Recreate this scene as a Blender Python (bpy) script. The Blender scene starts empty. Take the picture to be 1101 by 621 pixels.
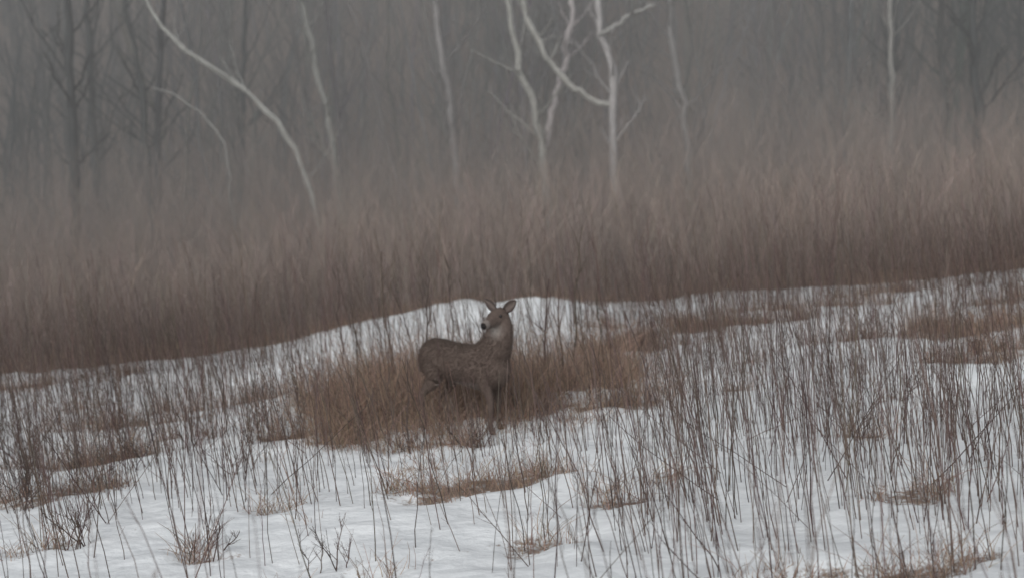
import bpy, math, numpy as np
from mathutils import Vector, Matrix
rng = np.random.default_rng(11)
scene = bpy.context.scene
scene.view_settings.view_transform = 'Standard'
scene.view_settings.look = 'None'
scene.view_settings.exposure = 0

# ---------------------------------------------------------------- noise
def vnoise(x, y, seed=0):
    x = np.asarray(x, float); y = np.asarray(y, float)
    xi = np.floor(x).astype(np.int64); yi = np.floor(y).astype(np.int64)
    fx = x-xi; fy = y-yi
    fx = fx*fx*(3-2*fx); fy = fy*fy*(3-2*fy)
    def hsh(a, b):
        n = (a*374761393 + b*668265263 + seed*1442695041) & 0x7fffffff
        n = ((n ^ (n >> 13))*1274126177) & 0x7fffffff
        n = (n ^ (n >> 16)) & 0xffff
        return n/65535.0
    a = hsh(xi, yi); b = hsh(xi+1, yi); c = hsh(xi, yi+1); d = hsh(xi+1, yi+1)
    return (a*(1-fx)+b*fx)*(1-fy)+(c*(1-fx)+d*fx)*fy
def fbm(x, y, s, o=4, seed=0):
    v = 0; a = .5; t = 0
    for i in range(o):
        v = v+a*vnoise(np.asarray(x)/s+17.3*i, np.asarray(y)/s-9.1*i, seed+i); t += a; a *= .5; s *= .5
    return v/t
def sstep(v, a, b):
    t = np.clip((v-a)/(b-a), 0, 1); return t*t*(3-2*t)

# ---------------------------------------------------------------- terrain
# x, y, rx, ry, weight : dead grass patches in the snow field (metres)
PATCH = [(-1.8,11.4,.35,.25,1),(1.33,11.0,.45,.3,.9),(2.93,11.8,.4,.3,1),(.78,10.5,.45,.25,.9),
 (1.9,19.7,1.0,.7,1.1),(3.5,21.5,1.3,.7,1.1),(5.3,15.8,.8,.6,1.0),(6.1,18.1,1.3,.9,1.1),(4.5,18.0,1.0,.5,1),
 (-3.8,18.2,.8,.35,.8),(-.2,11.4,.5,.25,.9),(1.25,14.5,.5,.3,.9),(4.6,22.9,1.3,.5,1),(-4.4,13.2,.7,.45,1.0),
 (-4.6,14.8,.9,.45,1.0),(-3.7,15.8,.6,.35,.8),(-2.8,15.2,.5,.25,.8),(-3.5,10.8,.4,.3,.8),(-2.2,10.0,.25,.2,.9),
 (-7.9,22.9,1.2,.4,1.0),(2.87,9.7,.5,.25,.9),(2.4,8.2,.5,.2,.9),(.3,9.4,.35,.15,.8),
 (-1.6,17.3,1.0,1.2,1.5),(.75,17.4,.9,1.3,1.5),(-.5,18.0,1.4,1.2,1.5),(-1.3,15.2,.7,.5,1.1),(-.9,12.3,.5,.22,.9),(.5,14.8,.5,.4,1.0),
 (-.4,15.2,1.0,.6,1.1),(-.5,13.6,.5,.25,.9),(-6,19.5,1.0,.3,.7),(-5.4,21.5,.9,.3,.7),(7.5,21,1.4,.5,1),(3.9,13.6,.5,.3,.8),(.0,13.3,.4,.15,.6)]
def edge_y(x):
    return 26.0 + 1.6*(fbm(x, x*0+3, 3.0, 3, 40)-.5) + .8*np.sin(np.asarray(x)*.35+1) + .7*(fbm(x, x*0+7, .6, 3, 44)-.5)
def grass_amt(x, y):
    g = np.zeros_like(np.asarray(x, float))
    wx = x+.9*(fbm(x, y, .8, 3, 301)-.5); wy = y+1.1*(fbm(x, y, .8, 3, 302)-.5)
    for (a, b, rx, ry, w) in PATCH:
        g = np.maximum(g, w*np.exp(-(((wx-a)/rx)**2+((wy-b)/ry)**2)))
    n = fbm(x, y, .9, 4, 5)
    g = g*(.4+1.2*n) + .65*sstep(fbm(x, y*1.3, 1.5, 5, 77), .60, .78)
    g = g + .08*sstep(np.abs(x), 1.0, 5.0)*n + .4*(fbm(x, y, .25, 3, 210)-.5)
    return g
def hump(x, y):
    hx = sstep(x, -4.6, -2.0)*(1-sstep(x, .2, 2.3))
    hy = sstep(y, 19.5, 24.0)*(1-sstep(y, 25.5, 31))
    return hx*hy*(.34+.3*(fbm(x, y, 1.2, 3, 5)-.5))
def H(x, y):
    x = np.asarray(x, float); y = np.asarray(y, float)
    h = .104*35*np.tanh(x/35)
    near = 1-sstep(y, 30, 45)
    h = h + near*(.16*(fbm(x, y, 2.2, 3, 9)-.5) + .11*(fbm(x, y, .5, 3, 19)-.5))
    h = h + hump(x, y)
    h = h + sstep(y, 40, 100)*30 + sstep(y, 35, 60)*5*(fbm(x, y, 14, 3, 3)-.5)
    return h
def axis(a, b, step, lo, hi):
    core = list(np.arange(a, b+1e-6, step))
    s = step; v = b
    while v < hi: s *= 1.22; v += s; core.append(v)
    s = step; v = a
    while v > lo: s *= 1.22; v -= s; core.insert(0, v)
    return np.array(core)
xs = axis(-11, 11, .06, -400, 400); ys = axis(6, 28, .06, -60, 600)
X, Y = np.meshgrid(xs, ys)
GA = grass_amt(X, Y)
beyond = sstep(Y-edge_y(X), -.35, .25)
G = np.maximum(GA, beyond*1.4)
Z = H(X, Y) - .05*sstep(GA, .3, .7)*(Y < 30)
def raw_mesh(name, co, q, smooth=True):
    me = bpy.data.meshes.new(name)
    me.vertices.add(len(co)); me.vertices.foreach_set('co', co.astype(np.float32).ravel())
    k = q.shape[1]
    me.loops.add(q.size); me.loops.foreach_set('vertex_index', q.astype(np.int32).ravel())
    me.polygons.add(len(q))
    me.polygons.foreach_set('loop_start', np.arange(0, q.size, k, dtype=np.int32))
    me.polygons.foreach_set('loop_total', np.full(len(q), k, dtype=np.int32))
    me.polygons.foreach_set('use_smooth', np.full(len(q), smooth))
    me.update(calc_edges=True)
    return me
def grid_mesh(name, X, Y, Z):
    n, m = X.shape
    co = np.stack([X, Y, Z], -1).reshape(-1, 3)
    i = np.arange(n*m).reshape(n, m)
    q = np.stack([i[:-1, :-1], i[:-1, 1:], i[1:, 1:], i[1:, :-1]], -1).reshape(-1, 4)
    return raw_mesh(name, co, q)
def add(name, me, mat=None, parent=None):
    ob = bpy.data.objects.new(name, me); scene.collection.objects.link(ob)
    if mat: me.materials.append(mat)
    if parent: ob.parent = parent
    return ob

# ---------------------------------------------------------------- materials
def newmat(name):
    m = bpy.data.materials.new(name); m.use_nodes = True
    nt = m.node_tree; b = nt.nodes['Principled BSDF']
    return m, nt, b
def strand_mat(name, rough=.85, nscale=30):
    m, nt, b = newmat(name)
    at = nt.nodes.new('ShaderNodeAttribute'); at.attribute_name = 'tint'
    no = nt.nodes.new('ShaderNodeTexNoise'); no.inputs['Scale'].default_value = nscale
    mr = nt.nodes.new('ShaderNodeMapRange'); mr.inputs[3].default_value = .65; mr.inputs[4].default_value = 1.35
    tc = nt.nodes.new('ShaderNodeTexCoord'); nt.links.new(tc.outputs['Object'], no.inputs['Vector'])
    nt.links.new(no.outputs[0], mr.inputs[0])
    mx = nt.nodes.new('ShaderNodeVectorMath'); mx.operation = 'SCALE'
    nt.links.new(at.outputs['Color'], mx.inputs[0]); nt.links.new(mr.outputs[0], mx.inputs['Scale'])
    nt.links.new(mx.outputs[0], b.inputs['Base Color'])
    b.inputs['Roughness'].default_value = rough
    b.inputs['Specular IOR Level'].default_value = .2
    return m
M_stem = strand_mat('dry_stem'); M_grass = strand_mat('dead_grass'); M_bark = strand_mat('bark', .9, 6)

m, nt, b = newmat('snow_and_grass'); M_ground = m
at = nt.nodes.new('ShaderNodeAttribute'); at.attribute_name = 'grass'
tc = nt.nodes.new('ShaderNodeTexCoord')
def noise(s, d=6):
    n = nt.nodes.new('ShaderNodeTexNoise'); n.inputs['Scale'].default_value = s; n.inputs['Detail'].default_value = d
    nt.links.new(tc.outputs['Object'], n.inputs['Vector']); return n
n1 = noise(7); n2 = noise(35); n3 = noise(1.2)
ma = nt.nodes.new('ShaderNodeMath'); ma.operation = 'MULTIPLY_ADD'
nt.links.new(n1.outputs[0], ma.inputs[0]); ma.inputs[1].default_value = 1.6; nt.links.new(at.outputs['Fac'], ma.inputs[2])
ma2 = nt.nodes.new('ShaderNodeMath'); ma2.operation = 'MULTIPLY_ADD'
nt.links.new(n2.outputs[0], ma2.inputs[0]); ma2.inputs[1].default_value = 1.4; nt.links.new(ma.outputs[0], ma2.inputs[2])
rp = nt.nodes.new('ShaderNodeMapRange'); rp.inputs[1].default_value = 2.05; rp.inputs[2].default_value = 2.5
nt.links.new(ma2.outputs[0], rp.inputs[0])
cl = nt.nodes.new('ShaderNodeValToRGB')
cl.color_ramp.elements[0].position = .3; cl.color_ramp.elements[0].color = (.14, .105, .085, 1)
cl.color_ramp.elements[1].position = .7; cl.color_ramp.elements[1].color = (.34, .26, .21, 1)
nt.links.new(n2.outputs[0], cl.inputs[0])
cs = nt.nodes.new('ShaderNodeValToRGB')
cs.color_ramp.elements[0].position = .3; cs.color_ramp.elements[0].color = (.79, .82, .835, 1)
cs.color_ramp.elements[1].position = .7; cs.color_ramp.elements[1].color = (.88, .905, .915, 1)
nt.links.new(n3.outputs[0], cs.inputs[0])
mix = nt.nodes.new('ShaderNodeMix'); mix.data_type = 'RGBA'
nt.links.new(rp.outputs[0], mix.inputs[0]); nt.links.new(cs.outputs[0], mix.inputs[6]); nt.links.new(cl.outputs[0], mix.inputs[7])
nt.links.new(mix.outputs[2], b.inputs['Base Color']); b.inputs['Roughness'].default_value = .8
b.inputs['Specular IOR Level'].default_value = .2
bp = nt.nodes.new('ShaderNodeBump'); bp.inputs['Strength'].default_value = .6; bp.inputs['Distance'].default_value = .05
nt.links.new(n1.outputs[0], bp.inputs['Height']); nt.links.new(bp.outputs[0], b.inputs['Normal'])

me = grid_mesh('snow_ground', X, Y, Z)
a = me.attributes.new('grass', 'FLOAT', 'POINT'); a.data.foreach_set('value', G.astype(np.float32).ravel())
add('snow_ground', me, M_ground)

# ---------------------------------------------------------------- strands
def tubes(name, parts, mat, parent=None, S=3):
    cos = []; qs = []; cols = []; off = 0
    for P, R, C in parts:
        N, L, _ = P.shape
        T = np.gradient(P, axis=1); T /= np.linalg.norm(T, axis=2, keepdims=True)+1e-9
        ref = np.array([.13, .98, .1]); A = np.cross(T, ref); A /= np.linalg.norm(A, axis=2, keepdims=True)+1e-9
        B = np.cross(T, A)
        an = np.arange(S)*2*np.pi/S
        V = P[:, :, None, :] + R[:, :, None, None]*(A[:, :, None, :]*np.cos(an)[None, None, :, None]+B[:, :, None, :]*np.sin(an)[None, None, :, None])
        idx = np.arange(N*L*S).reshape(N, L, S)+off
        nx = np.roll(idx, -1, axis=2)
        q = np.stack([idx[:, :-1], nx[:, :-1], nx[:, 1:], idx[:, 1:]], -1).reshape(-1, 4)
        cos.append(V.reshape(-1, 3)); qs.append(q)
        cc = np.ones((N, L*S, 4)); cc[:, :, :3] = C[:, None, :]; cols.append(cc.reshape(-1, 4))
        off += N*L*S
    me = raw_mesh(name, np.concatenate(cos), np.concatenate(qs))
    at = me.color_attributes.new('tint', 'FLOAT_COLOR', 'POINT')
    at.data.foreach_set('color', np.concatenate(cols).astype(np.float32).ravel())
    return add(name, me, mat, parent)
def strands(base, length, lean, bend, r0, r1=.35, L=5, wig=.0):
    N = len(base); t = np.linspace(0, 1, L)[None, :, None]
    d = lean.copy(); d /= np.linalg.norm(d, axis=1, keepdims=True)
    P = base[:, None, :] + d[:, None, :]*length[:, None, None]*t + bend[:, None, :]*length[:, None, None]*t**2
    if wig > 0: P[:, 1:] += rng.normal(0, wig, (N, L-1, 3))*length[:, None, None]*np.array([1, 1, .3])
    R = r0[:, None]*(1-(1-r1)*t[:, :, 0])
    return P, R
def twigs(P, R, k, lo, hi, lenr, spread=.7, rr=.6, up=.6, L=4, cmap=None):
    N, LL, _ = P.shape
    par = np.repeat(np.arange(N), k); t = rng.uniform(lo, hi, N*k)*(LL-1)
    i = np.minimum(t.astype(int), LL-2); f = (t-i)[:, None]
    b = P[par, i]*(1-f)+P[par, i+1]*f
    plen = np.linalg.norm(P[:, -1]-P[:, 0], axis=1)[par]
    d = P[par, i+1]-P[par, i]; d /= np.linalg.norm(d, axis=1, keepdims=True)+1e-9
    o = rng.normal(0, spread, (N*k, 3)); o[:, 2] = np.abs(o[:, 2])*.3
    dd = d*up+o
    ln = plen*rng.uniform(lenr[0], lenr[1], N*k)*(1.15-t/(LL-1)*.6)
    bend = np.zeros((N*k, 3)); bend[:, 2] = rng.uniform(0, .25, N*k)
    P2, R2 = strands(b, ln, dd, bend, R[par, i]*rr, .4, L, .02)
    return P2, R2, par
def tint(N, base, var=.3, hue=.05):
    base = np.array(base); return base[None, :]*rng.uniform(1-var, 1+var, (N, 1))*(1+rng.normal(0, hue, (N, 3)))
def place(x, y, dz=-.03): return np.stack([x, y, H(x, y)+dz], -1)

# tall dry weed stalks in the snow field
NC = 17000
y = np.sqrt(rng.uniform(5.2**2, 26.5**2, NC)); u = rng.uniform(-.46, .46, NC); x = u*y
dens = .16 + .55*sstep(-u, .10, .18) + .78*sstep(u, .04, .12)
cl_ = fbm(x, y, 1.1, 3, 61)
dens = dens*(.3+1.4*sstep(cl_, .36, .64)) + .15*(grass_amt(x, y) > .5)
dens *= np.where((u < -.1) & (y < 11), .45, 1)
dens += .9*np.exp(-(((x+.4)/1.5)**2+((y-14.6)/2.6)**2))
keep = rng.uniform(0, 1, NC) < dens*.55
x = x[keep]; y = y[keep]; N = len(x)
ln = rng.uniform(.4, 1.25, N)*(.75+.5*vnoise(x/2, y/2, 8)) + .3*(rng.uniform(0, 1, N) < .25)
infront = np.exp(-(((x+.4)/1.0)**2+((y-12.6)/1.3)**2)); ln *= 1-.3*infront
lean = np.stack([rng.normal(-.10, .09, N), rng.normal(0, .08, N), np.ones(N)], -1)
br = rng.uniform(0, 1, N) < .06; lean[br, 0] += rng.normal(0, .6, br.sum())
bend = np.stack([rng.normal(-.02, .07, N), rng.normal(0, .05, N), np.zeros(N)], -1)
P, R = strands(place(x, y), ln, lean, bend, rng.uniform(.0024, .005, N), .5, 6, .008)
C = tint(N, (.115, .084, .073), .5)
P2, R2, par = twigs(P, R, 3, .45, .98, (.06, .2), .4, .6, .9)
tubes('dry_weed_stalks', [(P, R, C), (P2, R2, C[par])], M_stem)

# grass tufts
NC = 85000
y = np.sqrt(rng.uniform(7**2, 27.6**2, NC)); x = rng.uniform(-.45, .45, NC)*y
g = grass_amt(x, y)+1.0*sstep(y-edge_y(x), -.6, .1)
keep = rng.uniform(0, 1, NC) < sstep(g, .25, .95)*.17
x = x[keep]; y = y[keep]
# thick tall bunch grass round the deer
NB = 520; ang = rng.uniform(0, 2*np.pi, NB); rr_ = np.sqrt(rng.uniform(0, 1, NB))
xb = -.45+rr_*np.cos(ang)*1.8; yb = 15.2+rr_*np.sin(ang)*2.1
kb = fbm(xb, yb, .6, 3, 400) > .45; x = np.r_[x, xb[kb]]; y = np.r_[y, yb[kb]]
K = 14; bx = np.repeat(x, K)+rng.normal(0, .07, len(x)*K); by = np.repeat(y, K)+rng.normal(0, .07, len(x)*K); N = len(bx)
size = np.repeat(rng.uniform(.5, 1.6, len(x)), K)
near_deer = sstep(-np.abs(bx+.5), -2.8, -1.8)
size *= 1+(.3+1.0*near_deer)*sstep(by, 13.4, 15.2)*(1-sstep(by, 18.5, 20.5))
ln = rng.uniform(.08, .30, N)*size
lean = np.stack([rng.normal(-.05, .34, N), rng.normal(0, .34, N), np.ones(N)], -1)
bend = np.stack([rng.normal(0, .27, N), rng.normal(0, .27, N), rng.uniform(-.35, .05, N)], -1)
P, R = strands(place(bx, by, -.04), ln, lean, bend, rng.uniform(.0018, .0036, N), .4, 4)
C = tint(N, (.31, .222, .172), .5)
tubes('dead_grass', [(P, R, C)], M_grass)

# shrubs
def shrub(x, y, h, n, col):
    bx = x+rng.normal(0, .06, n); by = y+rng.normal(0, .06, n)
    lean = np.stack([rng.normal(-.05, .42, n), rng.normal(0, .4, n), np.ones(n)], -1)
    bend = np.stack([rng.normal(0, .12, n), rng.normal(0, .1, n), np.zeros(n)], -1)
    P, R = strands(place(bx, by), h*rng.uniform(.6, 1.05, n), lean, bend, rng.uniform(.0035, .007, n), .4, 6, .02)
    C = tint(n, col, .3)
    P2, R2, p2 = twigs(P, R, 6, .2, .95, (.25, .5), .55, .6, .7)
    P3, R3, p3 = twigs(P2, R2, 4, .2, .95, (.3, .6), .6, .6, .7)
    tubes('bare_shrub', [(P, R, C), (P2, R2, C[p2]), (P3, R3, C[p2][p3])], M_stem)
for (x_, y_, h_, n_) in [(-4.6,13.2,.8,10),(-4.1,13.6,.75,8),(-4.9,14.3,.8,9),(-3.7,13.9,.7,7),(-5.3,15,.8,7),(-4.2,15.2,.7,7),
    (-3.3,10.6,.5,10),(-3.4,14.9,.6,6),(-2.7,14.6,.6,6),(-3.0,16.3,.6,6),(-2.2,10,.4,8),(-2.3,15.9,.6,6),(-4.9,11.8,.7,8),
    (2.9,11.9,.45,8),(5.2,15.5,.6,8),(3.7,13.4,.5,7),(-6.3,17.5,.7,7),(4.4,17.6,.7,8),(1.9,18.8,.6,8),(-1.2,9.3,.4,5),
    (-4.3,12.4,.7,9),(-2.6,13.3,.5,6),(-1.0,13.3,.4,5),(.35,13.5,.5,6),(-.35,13.2,.45,6),(-1.45,14.2,.6,6),(.7,14.6,.6,6)]:
    shrub(x_, y_, h_, n_, (.11, .08, .071))

# taller saplings standing between deer and thicket
N = 900
y = rng.uniform(18.5, 27.5, N); x = rng.uniform(-.42, .42, N)*y
ln = rng.uniform(1.0, 2.3, N)
lean = np.stack([rng.normal(-.06, .09, N), rng.normal(0, .08, N), np.ones(N)], -1)
bend = np.stack([rng.normal(-.02, .06, N), rng.normal(0, .05, N), np.zeros(N)], -1)
P, R = strands(place(x, y), ln, lean, bend, rng.uniform(.003, .008, N), .4, 7, .008)
C = tint(N, (.14, .108, .095), .3)
P2, R2, p2 = twigs(P, R, 6, .3, .98, (.12, .3), .4, .55, .9)
# thicker young stems around the deer
bx = np.array([-1.45,-1.28,-1.0,-2.2,.62,.78,.95,1.12,-.2,.35,-1.75,1.3,-.75,-.95,-.28,.12,-.62,-1.15,.3]); by = np.array([17.5,19,16.5,18.4,16.2,17.4,18.3,16.8,18.6,16.3,17,17.9,19.4,13.2,13.0,13.4,12.7,13.1,12.9]); n = len(bx)
th = rng.uniform(.011, .02, n); th[-6:] = .0065; hh = rng.uniform(1.1, 1.9, n); hh[-6:] = [.95, .75, 1.1, .6, .9, 1.0]
Pa, Ra = strands(place(bx, by), hh, np.stack([rng.normal(-.06, .07, n), rng.normal(0, .05, n), np.ones(n)], -1),
   np.stack([rng.normal(0, .06, n), np.zeros(n), np.zeros(n)], -1), th, .4, 8, .01)
Ca = tint(n, (.10, .076, .066), .2)
Pb, Rb, pb = twigs(Pa, Ra, 6, .3, .95, (.15, .35), .4, .5, .9)
tubes('saplings', [(P, R, C), (P2, R2, C[p2]), (Pa, Ra, Ca), (Pb, Rb, Ca[pb])], M_stem)

# brush thicket
N = 19000
y = 26.3+rng.uniform(0, 1, N)**1.3*20; x = rng.uniform(-.52, .52, N)*(y+2)
k = y-edge_y(x) > -.1; x = x[k]; y = y[k]; N = len(x)
ln = rng.uniform(.7, 2.4, N)+sstep(y, 27, 36)*rng.uniform(0, 3.2, N)
ln *= .7+.6*fbm(x, y, 2, 3, 90)
lean = np.stack([rng.normal(-.08, .24, N), rng.normal(0, .16, N), np.ones(N)], -1)
bend = np.stack([rng.normal(-.02, .16, N), rng.normal(0, .1, N), np.zeros(N)], -1)
P, R = strands(place(x, y), ln, lean, bend, rng.uniform(.003, .009, N), .4, 6, .016)
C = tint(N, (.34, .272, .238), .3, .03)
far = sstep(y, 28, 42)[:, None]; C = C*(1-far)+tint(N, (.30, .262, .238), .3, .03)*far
P2, R2, p2 = twigs(P, R, 5, .25, .98, (.15, .4), .5, .6, .8)
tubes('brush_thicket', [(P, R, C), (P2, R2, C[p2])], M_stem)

# distant woods on the hillside
N = 1300
y = 42+rng.uniform(0, 1, N)**1.2*50; x = rng.uniform(-.6, .6, N)*(y+4)
lean = np.stack([rng.normal(-.02, .09, N), rng.normal(0, .07, N), np.ones(N)], -1)
bend = np.stack([rng.normal(0, .1, N), rng.normal(0, .08, N), np.zeros(N)], -1)
P, R = strands(place(x, y, -.2), rng.uniform(6, 13, N), lean, bend, rng.uniform(.04, .12, N), .25, 8, .01)
C = tint(N, (.17, .165, .16), .35)
ed = sstep(np.abs(x/y+.02), .17, .36)[:, None]; C = C*(1-ed)+tint(N, (.045, .058, .058), .3)*ed
P2, R2, p2 = twigs(P, R, 12, .12, .95, (.15, .35), .6, .4, .6)
P3, R3, p3 = twigs(P2, R2, 2, .2, .95, (.3, .6), .6, .5, .6)
tubes('distant_woods', [(P, R, C), (P2, R2, C[p2]), (P3, R3, C[p2][p3])], M_bark)

# individual trees with pale limbs
def smooth_path(pts, n=26):
    p = np.array(pts, float); s = np.r_[0, np.cumsum(np.linalg.norm(np.diff(p[:, :3], axis=0), axis=1))]
    t = np.linspace(0, s[-1], n); out = []
    for c in range(p.shape[1]):
        v = np.interp(t, s, p[:, c]); w = v.copy()
        for _ in range(2): w[1:-1] = .25*w[:-2]+.5*w[1:-1]+.25*w[2:]
        out.append(w)
    q = np.stack(out, -1); q[1:-1, :3] += rng.normal(0, .03, (n-2, 3)); q[1:-1, 3] *= rng.uniform(.85, 1.15, n-2); return q
def tree(limbs, col, kt=12):
    parts = []
    for pts in limbs:
        q = smooth_path(pts); P = q[None, :, :3]; R = q[None, :, 3]
        C = tint(1, col, .12, .02); parts.append((P, R, C))
        P2, R2, p2 = twigs(P, R, kt, .3, .97, (.08, .24), .5, .32, .6, 6)
        P3, R3, p3 = twigs(P2, R2, 5, .2, .95, (.25, .55), .6, .5, .7)
        parts += [(P2, R2, C[p2]*.8), (P3, R3, C[p2][p3]*.7)]
    tubes('bare_tree', parts, M_bark, S=8)
g0 = lambda x, y: float(H(x, y))-.2
pale = (.36, .35, .33); dull = (.22, .215, .205)
tree([[(-4.5,36,g0(-4.5,36),.08),(-4.9,36,1.6,.075),(-5.37,36,3.2,.07),(-6.12,35.9,4.28,.07),(-6.78,35.8,4.94,.07),(-8.12,35.6,5.74,.06),(-8.8,35.5,6.5,.05),(-9.4,35.4,7.8,.03)]], pale)
tree([[(-7.1,37,g0(-7.1,37),.06),(-7.3,37,2.5,.05),(-7.42,37,3.5,.04),(-8.2,37,4.5,.035),(-9.3,37,4.95,.02)]], dull, 5)
tree([[(.95,36,g0(.95,36),.15),(.82,36,3.0,.11),(.6,36,4.28,.095),(.14,36,5.34,.09),(-.05,36,6.45,.08),(-.3,36,9,.05)],
      [(.85,36,3.4,.1),(.98,36,4.2,.09),(1.25,36,5.23,.08),(1.48,36,6.45,.075),(1.7,36,9,.04)]], pale)
tree([[(2.9,35.5,g0(2.9,35.5),.12),(2.6,35.5,2.5,.10),(2.45,35.5,4.45,.10),(2.56,35.5,5.3,.10),(2.2,35.5,6.2,.09),(1.9,35.5,8.6,.05)],
      [(2.5,35.5,4.4,.075),(2.12,35.5,4.42,.08),(1.5,35.4,4.85,.08),(.95,35.3,5.34,.075),(.35,35.2,6.5,.07),(0,35.2,8,.04)],
      [(2.15,35.5,6.1,.05),(2.4,35.2,6.22,.07),(2.8,35,6.5,.06),(3.5,34.8,6.8,.03)]], pale)
tree([[(4.8,37,g0(4.8,37),.12),(4.5,37,4.1,.10),(4.2,37,5.6,.09),(4.0,37,7,.08),(3.8,37,10,.04)]], dull)
tree([[(-4.2,38,g0(-4.2,38),.11),(-4.9,38,4.5,.09),(-5.3,38,6,.08),(-5.6,38,7.5,.06),(-5.9,38,10,.03)]], dull)
tree([[(-1.3,38,g0(-1.3,38),.13),(-1.6,38,4.5,.10),(-2.0,38,6.5,.09),(-2.3,38,10,.05)]], dull)
tree([[(9.9,37,g0(9.9,37),.10),(9.8,37,5,.08),(9.7,37,7,.07),(9.8,37,10,.03)]], dull)
dark = (.05, .055, .055)
for (x_, y_, tx, r_) in [(-11.3,37,-.2,.14),(-9.6,39,-1.2,.10),(-10.3,41,.4,.12),(-12.2,42,-.3,.13),(-8.2,43,.3,.10),(11.9,36,-.6,.14),(10.7,41,.3,.11),(12.8,42,-.4,.13)]:
    tree([[(x_,y_,g0(x_,y_),r_),(x_+tx*.4,y_,5,r_*.85),(x_+tx*.7,y_,7,r_*.7),(x_+tx,y_,11,r_*.35)]], dark, 16)

# ---------------------------------------------------------------- deer
def loft(path, seg=20, sub=5):
    """path rows: x,y,z, half-side, half-up"""
    p = np.array(path, float); n = (len(p)-1)*sub+1
    t = np.linspace(0, len(p)-1, n); i = np.minimum(t.astype(int), len(p)-2); f = (t-i)[:, None]
    pm = p[np.maximum(i-1, 0)]; p0 = p[i]; p1 = p[i+1]; p2 = p[np.minimum(i+2, len(p)-1)]
    q = .5*((2*p0)+(-pm+p1)*f+(2*pm-5*p0+4*p1-p2)*f*f+(-pm+3*p0-3*p1+p2)*f**3)
    q[:, 3:] = np.maximum(q[:, 3:], .006)
    T = np.gradient(q[:, :3], axis=0); T /= np.linalg.norm(T, axis=1, keepdims=True)
    side = np.cross(np.array([0, 0, 1.]), T)
    vert = np.linalg.norm(side, axis=1) < .45
    side[vert] = np.array([0, 1., 0]); side /= np.linalg.norm(side, axis=1, keepdims=True)
    up = np.cross(T, side)
    an = np.arange(seg)*2*np.pi/seg
    V = q[:, None, :3]+side[:, None]*np.cos(an)[None, :, None]*q[:, 3, None, None]+up[:, None]*np.sin(an)[None, :, None]*q[:, 4, None, None]
    co = V.reshape(-1, 3); idx = np.arange(n*seg).reshape(n, seg); nx = np.roll(idx, -1, 1)
    F = [tuple(r) for r in np.stack([idx[:-1], nx[:-1], nx[1:], idx[1:]], -1).reshape(-1, 4).tolist()]
    F.append(tuple(idx[0][::-1].tolist())); F.append(tuple(idx[-1].tolist()))
    return co, F
YAW = math.radians(-40)
hw = np.array([-.55, -.82, -.22]); hw /= np.linalg.norm(hw)   # world direction of muzzle
c, s = math.cos(-YAW), math.sin(-YAW)
hd = np.array([c*hw[0]-s*hw[1], s*hw[0]+c*hw[1], hw[2]])
sk = np.array([.46, -.03, 1.19])
hp = lambda d, w, h, dz=0: tuple(sk+hd*d+np.array([0, 0, dz]))+(w, h)
lofts = [
 [(-.58,0,.74,.04,.05),(-.53,0,.725,.13,.15),(-.40,0,.715,.18,.195),(-.2,0,.70,.185,.185),(0,0,.675,.195,.20),(.18,0,.665,.185,.225),(.32,0,.68,.165,.225),(.43,0,.71,.125,.19),(.50,0,.74,.06,.10)],
 [(.25,0,.72,.13,.19),(.37,0,.86,.13,.175),(.44,-.01,1.0,.11,.145),(.47,-.02,1.11,.09,.108),(.46,-.02,1.20,.07,.078)],
 [hp(-.08,.04,.04),hp(-.03,.075,.075),hp(.04,.084,.082),hp(.11,.066,.07,-.005),(hp(.18,.046,.055,-.01)),hp(.25,.037,.042,-.015),hp(.29,.031,.033,-.018),hp(.31,.014,.016,-.018)],
 [(-.54,0,.80,.03,.03),(-.61,0,.72,.04,.03),(-.64,0,.60,.03,.02),(-.64,0,.55,.01,.01)],
]
for sg, dx in ((1, .0), (-1, .07)):
    lofts.append([(.30+dx*.2,.10*sg,.70,.075,.11),(.29+dx*.5,.105*sg,.52,.055,.072),(.31+dx,.10*sg,.40,.038,.045),(.33+dx,.10*sg,.28,.029,.032),(.33+dx,.10*sg,.17,.021,.023),(.33+dx,.10*sg,.08,.024,.026),(.36+dx,.10*sg,.02,.028,.032),(.365+dx,.10*sg,-.02,.028,.034)])
for sg, dx in ((1, .05), (-1, -.06)):
    lofts.append([(-.36,.09*sg,.74,.09,.15),(-.33+dx*.3,.105*sg,.60,.08,.14),(-.32+dx*.6,.11*sg,.50,.055,.09),(-.40+dx,.11*sg,.40,.036,.05),(-.46+dx,.11*sg,.33,.030,.038),(-.45+dx,.11*sg,.22,.022,.025),(-.43+dx,.11*sg,.08,.024,.026),(-.40+dx,.11*sg,.02,.028,.032),(-.395+dx,.11*sg,-.02,.028,.034)])
allc = []; allf = []; o = 0
for L_ in lofts:
    co, F = loft(L_); allc.append(co); allf += [tuple(v+o for v in f) for f in F]; o += len(co)
me = bpy.data.meshes.new('deer'); me.from_pydata(np.concatenate(allc).tolist(), [], allf); me.update()
tmp = bpy.data.objects.new('tmp', me); scene.collection.objects.link(tmp)
rm = tmp.modifiers.new('r', 'REMESH'); rm.mode = 'VOXEL'; rm.voxel_size = .011; rm.use_smooth_shade = True
sm = tmp.modifiers.new('s', 'SMOOTH'); sm.factor = .5; sm.iterations = 6
dg = bpy.context.evaluated_depsgraph_get()
me2 = bpy.data.meshes.new_from_object(tmp.evaluated_get(dg)); bpy.data.objects.remove(tmp)
me2.name = 'deer'
n = len(me2.vertices); co = np.empty(n*3, np.float32); me2.vertices.foreach_get('co', co); co = co.reshape(-1, 3).astype(float)
nr = np.empty(n*3, np.float32); me2.vertices.foreach_get('normal', nr); nr = nr.reshape(-1, 3).astype(float)
col = np.tile(np.array([.112, .085, .073]), (n, 1))
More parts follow.
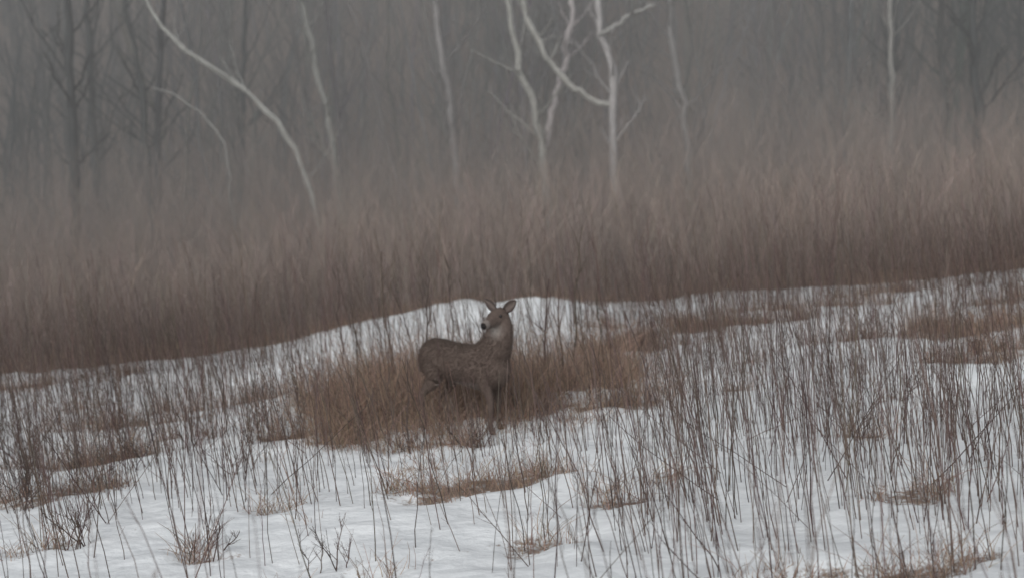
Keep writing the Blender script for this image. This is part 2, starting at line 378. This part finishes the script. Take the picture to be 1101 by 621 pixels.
def blend(mask, c_):
    global col
    mask = np.clip(mask, 0, 1)[:, None]; col = col*(1-mask)+np.array(c_)*mask
blend(sstep(-co[:, 2], -.54, -.49)*(co[:, 0] > -.3)*(co[:, 0] < .28)*(co[:, 2] > .42)*.5, (.24, .21, .19))   # belly
blend(sstep(-co[:, 2], -.45, -.2), (.12, .092, .079))
blend(sstep(co[:, 2], .78, .9)*sstep(-co[:, 0], -.25, 0), (.085, .065, .055))
hl = (co-sk)@hd; hz = co[:, 2]-(sk[2]+hd[2]*hl)
inh = (np.linalg.norm(co-(sk+hd*.12), axis=1) < .24)
blend(inh*sstep(hl, .22, .25)*(hl < .285), (.20, .175, .16)); blend(inh*sstep(hl, .283, .295), (.02, .018, .018))
thr = np.exp(-((np.linalg.norm(co-(sk+hd*.08+np.array([0, 0, -.12])), axis=1))/.07)**2*1.2)
blend(thr*1.0*(hz < -.02), (.27, .245, .225))
blend((co[:, 2] < .035)*1., (.03, .025, .022))
blend(sstep(-co[:, 0], .6, .65)*.5, (.25, .22, .20))
ca = me2.color_attributes.new('tint', 'FLOAT_COLOR', 'POINT')
ca.data.foreach_set('color', np.c_[col, np.ones(n)].astype(np.float32).ravel())
DX, DY = -.45, 14.1; h0 = float(H(DX, DY))
cy, sy = math.cos(YAW), math.sin(YAW)
def toworld(p):
    p = np.asarray(p, float); w = np.stack([cy*p[:, 0]-sy*p[:, 1]+DX, sy*p[:, 0]+cy*p[:, 1]+DY, p[:, 2]+h0-.02], -1)
    f = np.clip(1-p[:, 2]/.5, 0, 1); w[:, 2] += (H(w[:, 0], w[:, 1])-h0)*f; return w
M_fur = strand_mat('deer_fur', .95, 40)
ntf = M_fur.node_tree; bpn = ntf.nodes.new('ShaderNodeBump'); bpn.inputs['Distance'].default_value = .012; bpn.inputs['Strength'].default_value = .7
nn = [q for q in ntf.nodes if q.type == 'TEX_NOISE'][0]
ntf.links.new(nn.outputs[0], bpn.inputs['Height']); ntf.links.new(bpn.outputs[0], ntf.nodes['Principled BSDF'].inputs['Normal'])
me2.vertices.foreach_set('co', toworld(co).astype(np.float32).ravel()); me2.update()
me2.materials.clear(); deer = add('deer', me2, M_fur)
# winter coat: short hairs lying back along the body
sel = rng.choice(n, 16000); bp_ = toworld(co[sel]); R3d = np.array([[cy, -sy, 0], [sy, cy, 0], [0, 0, 1]])
nw = nr[sel]@R3d.T; back = np.array([-cy, -sy, -.9])
body = np.clip((co[sel, 2]-.3)/.3, .25, 1)*np.where(np.linalg.norm(co[sel]-(sk+hd*.15), axis=1) < .2, .35, 1)
P, R = strands(bp_, rng.uniform(.018, .042, len(sel))*body, nw*.8+back[None]*.6+rng.normal(0, .25, (len(sel), 3)), np.tile([0, 0, -.1], (len(sel), 1)), rng.uniform(.0012, .002, len(sel)), .3, 3)
tubes('coat_hair', [(P, R, col[sel]*rng.uniform(.7, 1.5, (len(sel), 1)))], M_fur, deer)
# ears: cupped leaf shapes
hs = np.cross(hd, np.array([0, 0, 1.])); hs /= np.linalg.norm(hs); hu = np.cross(hs, hd)
for sg in (1, -1):
    rows = []; cc = []
    for i, t in enumerate(np.linspace(0, 1, 9)):
        w = .042*math.sin(math.pi*min(1, t*.86+.14))**.8+.003
        ax = hs*sg*.85+hu*.65-hd*.15; ax /= np.linalg.norm(ax)
        ctr = sk+hd*(-.01)+hs*sg*.05+hu*.045+ax*t*.17
        wd = np.cross(ax, hd); wd /= np.linalg.norm(wd)
        for j, v in enumerate(np.linspace(-1, 1, 7)):
            rows.append(ctr+wd*v*w+hd*(v*v*.5-.4)*w*1.1); cc.append((.13, .105, .095) if abs(v) < .6 else (.07, .055, .05))
    idx = np.arange(63).reshape(9, 7)
    q = np.stack([idx[:-1, :-1], idx[:-1, 1:], idx[1:, 1:], idx[1:, :-1]], -1).reshape(-1, 4)
    em = raw_mesh('ear', toworld(np.array(rows)), q)
    e = em.color_attributes.new('tint', 'FLOAT_COLOR', 'POINT'); e.data.foreach_set('color', np.c_[np.array(cc), np.ones(63)].astype(np.float32).ravel())
    eo = add('ear', em, M_fur, deer); so = eo.modifiers.new('t', 'SOLIDIFY'); so.thickness = .008
M_eye, nte, be = newmat('deer_eye'); be.inputs['Base Color'].default_value = (.01, .008, .007, 1); be.inputs['Roughness'].default_value = .15
for sg in (1, -1):
    pc = toworld([sk+hd*.085+hs*sg*.066+hu*.025])[0]
    bpy.ops.mesh.primitive_uv_sphere_add(radius=.016, location=pc, segments=16, ring_count=10)
    eo = bpy.context.object; eo.name = 'eye'; eo.data.materials.append(M_eye); eo.parent = deer

# ---------------------------------------------------------------- mist over the thicket
bpy.ops.mesh.primitive_cube_add(size=1, location=(0, 70, 14)); mist = bpy.context.object; mist.name = 'mist'
mist.scale = (160, 94, 44)
mm = bpy.data.materials.new('mist'); mm.use_nodes = True; nt = mm.node_tree; nt.nodes.clear()
vo = nt.nodes.new('ShaderNodeVolumeScatter'); vo.inputs['Density'].default_value = .019; vo.inputs['Color'].default_value = (.93, .91, .895, 1)
ou = nt.nodes.new('ShaderNodeOutputMaterial'); nt.links.new(vo.outputs[0], ou.inputs['Volume'])
mist.data.materials.append(mm)

# ---------------------------------------------------------------- light
w = bpy.data.worlds.new('World'); scene.world = w; w.use_nodes = True; nt = w.node_tree
sky = nt.nodes.new('ShaderNodeTexSky'); sky.sky_type = 'NISHITA'; sky.sun_disc = False
sky.sun_elevation = math.radians(30); sky.sun_rotation = math.radians(200)
hsn = nt.nodes.new('ShaderNodeHueSaturation'); hsn.inputs['Saturation'].default_value = .16
nt.links.new(sky.outputs[0], hsn.inputs['Color']); nt.links.new(hsn.outputs[0], nt.nodes['Background'].inputs[0])
nt.nodes['Background'].inputs[1].default_value = .15
sl = bpy.data.lights.new('sun', 'SUN'); sl.energy = 1.1; sl.angle = math.radians(30); sl.color = (1, .97, .94)
so = bpy.data.objects.new('sun', sl); scene.collection.objects.link(so)
az = math.radians(200); el = math.radians(30)
dv = Vector((math.sin(az)*math.cos(el), math.cos(az)*math.cos(el), math.sin(el)))
so.rotation_euler = dv.to_track_quat('Z', 'Y').to_euler()

cam = bpy.data.cameras.new('camera'); co_ = bpy.data.objects.new('camera', cam); scene.collection.objects.link(co_)
co_.location = (0, 0, 2.4); co_.rotation_euler = (math.radians(90-4.13), 0, 0)
cam.lens = 50; cam.sensor_width = 36; cam.clip_end = 2000
cam.dof.use_dof = True; cam.dof.focus_distance = 10.5; cam.dof.aperture_fstop = 1.2
scene.camera = co_
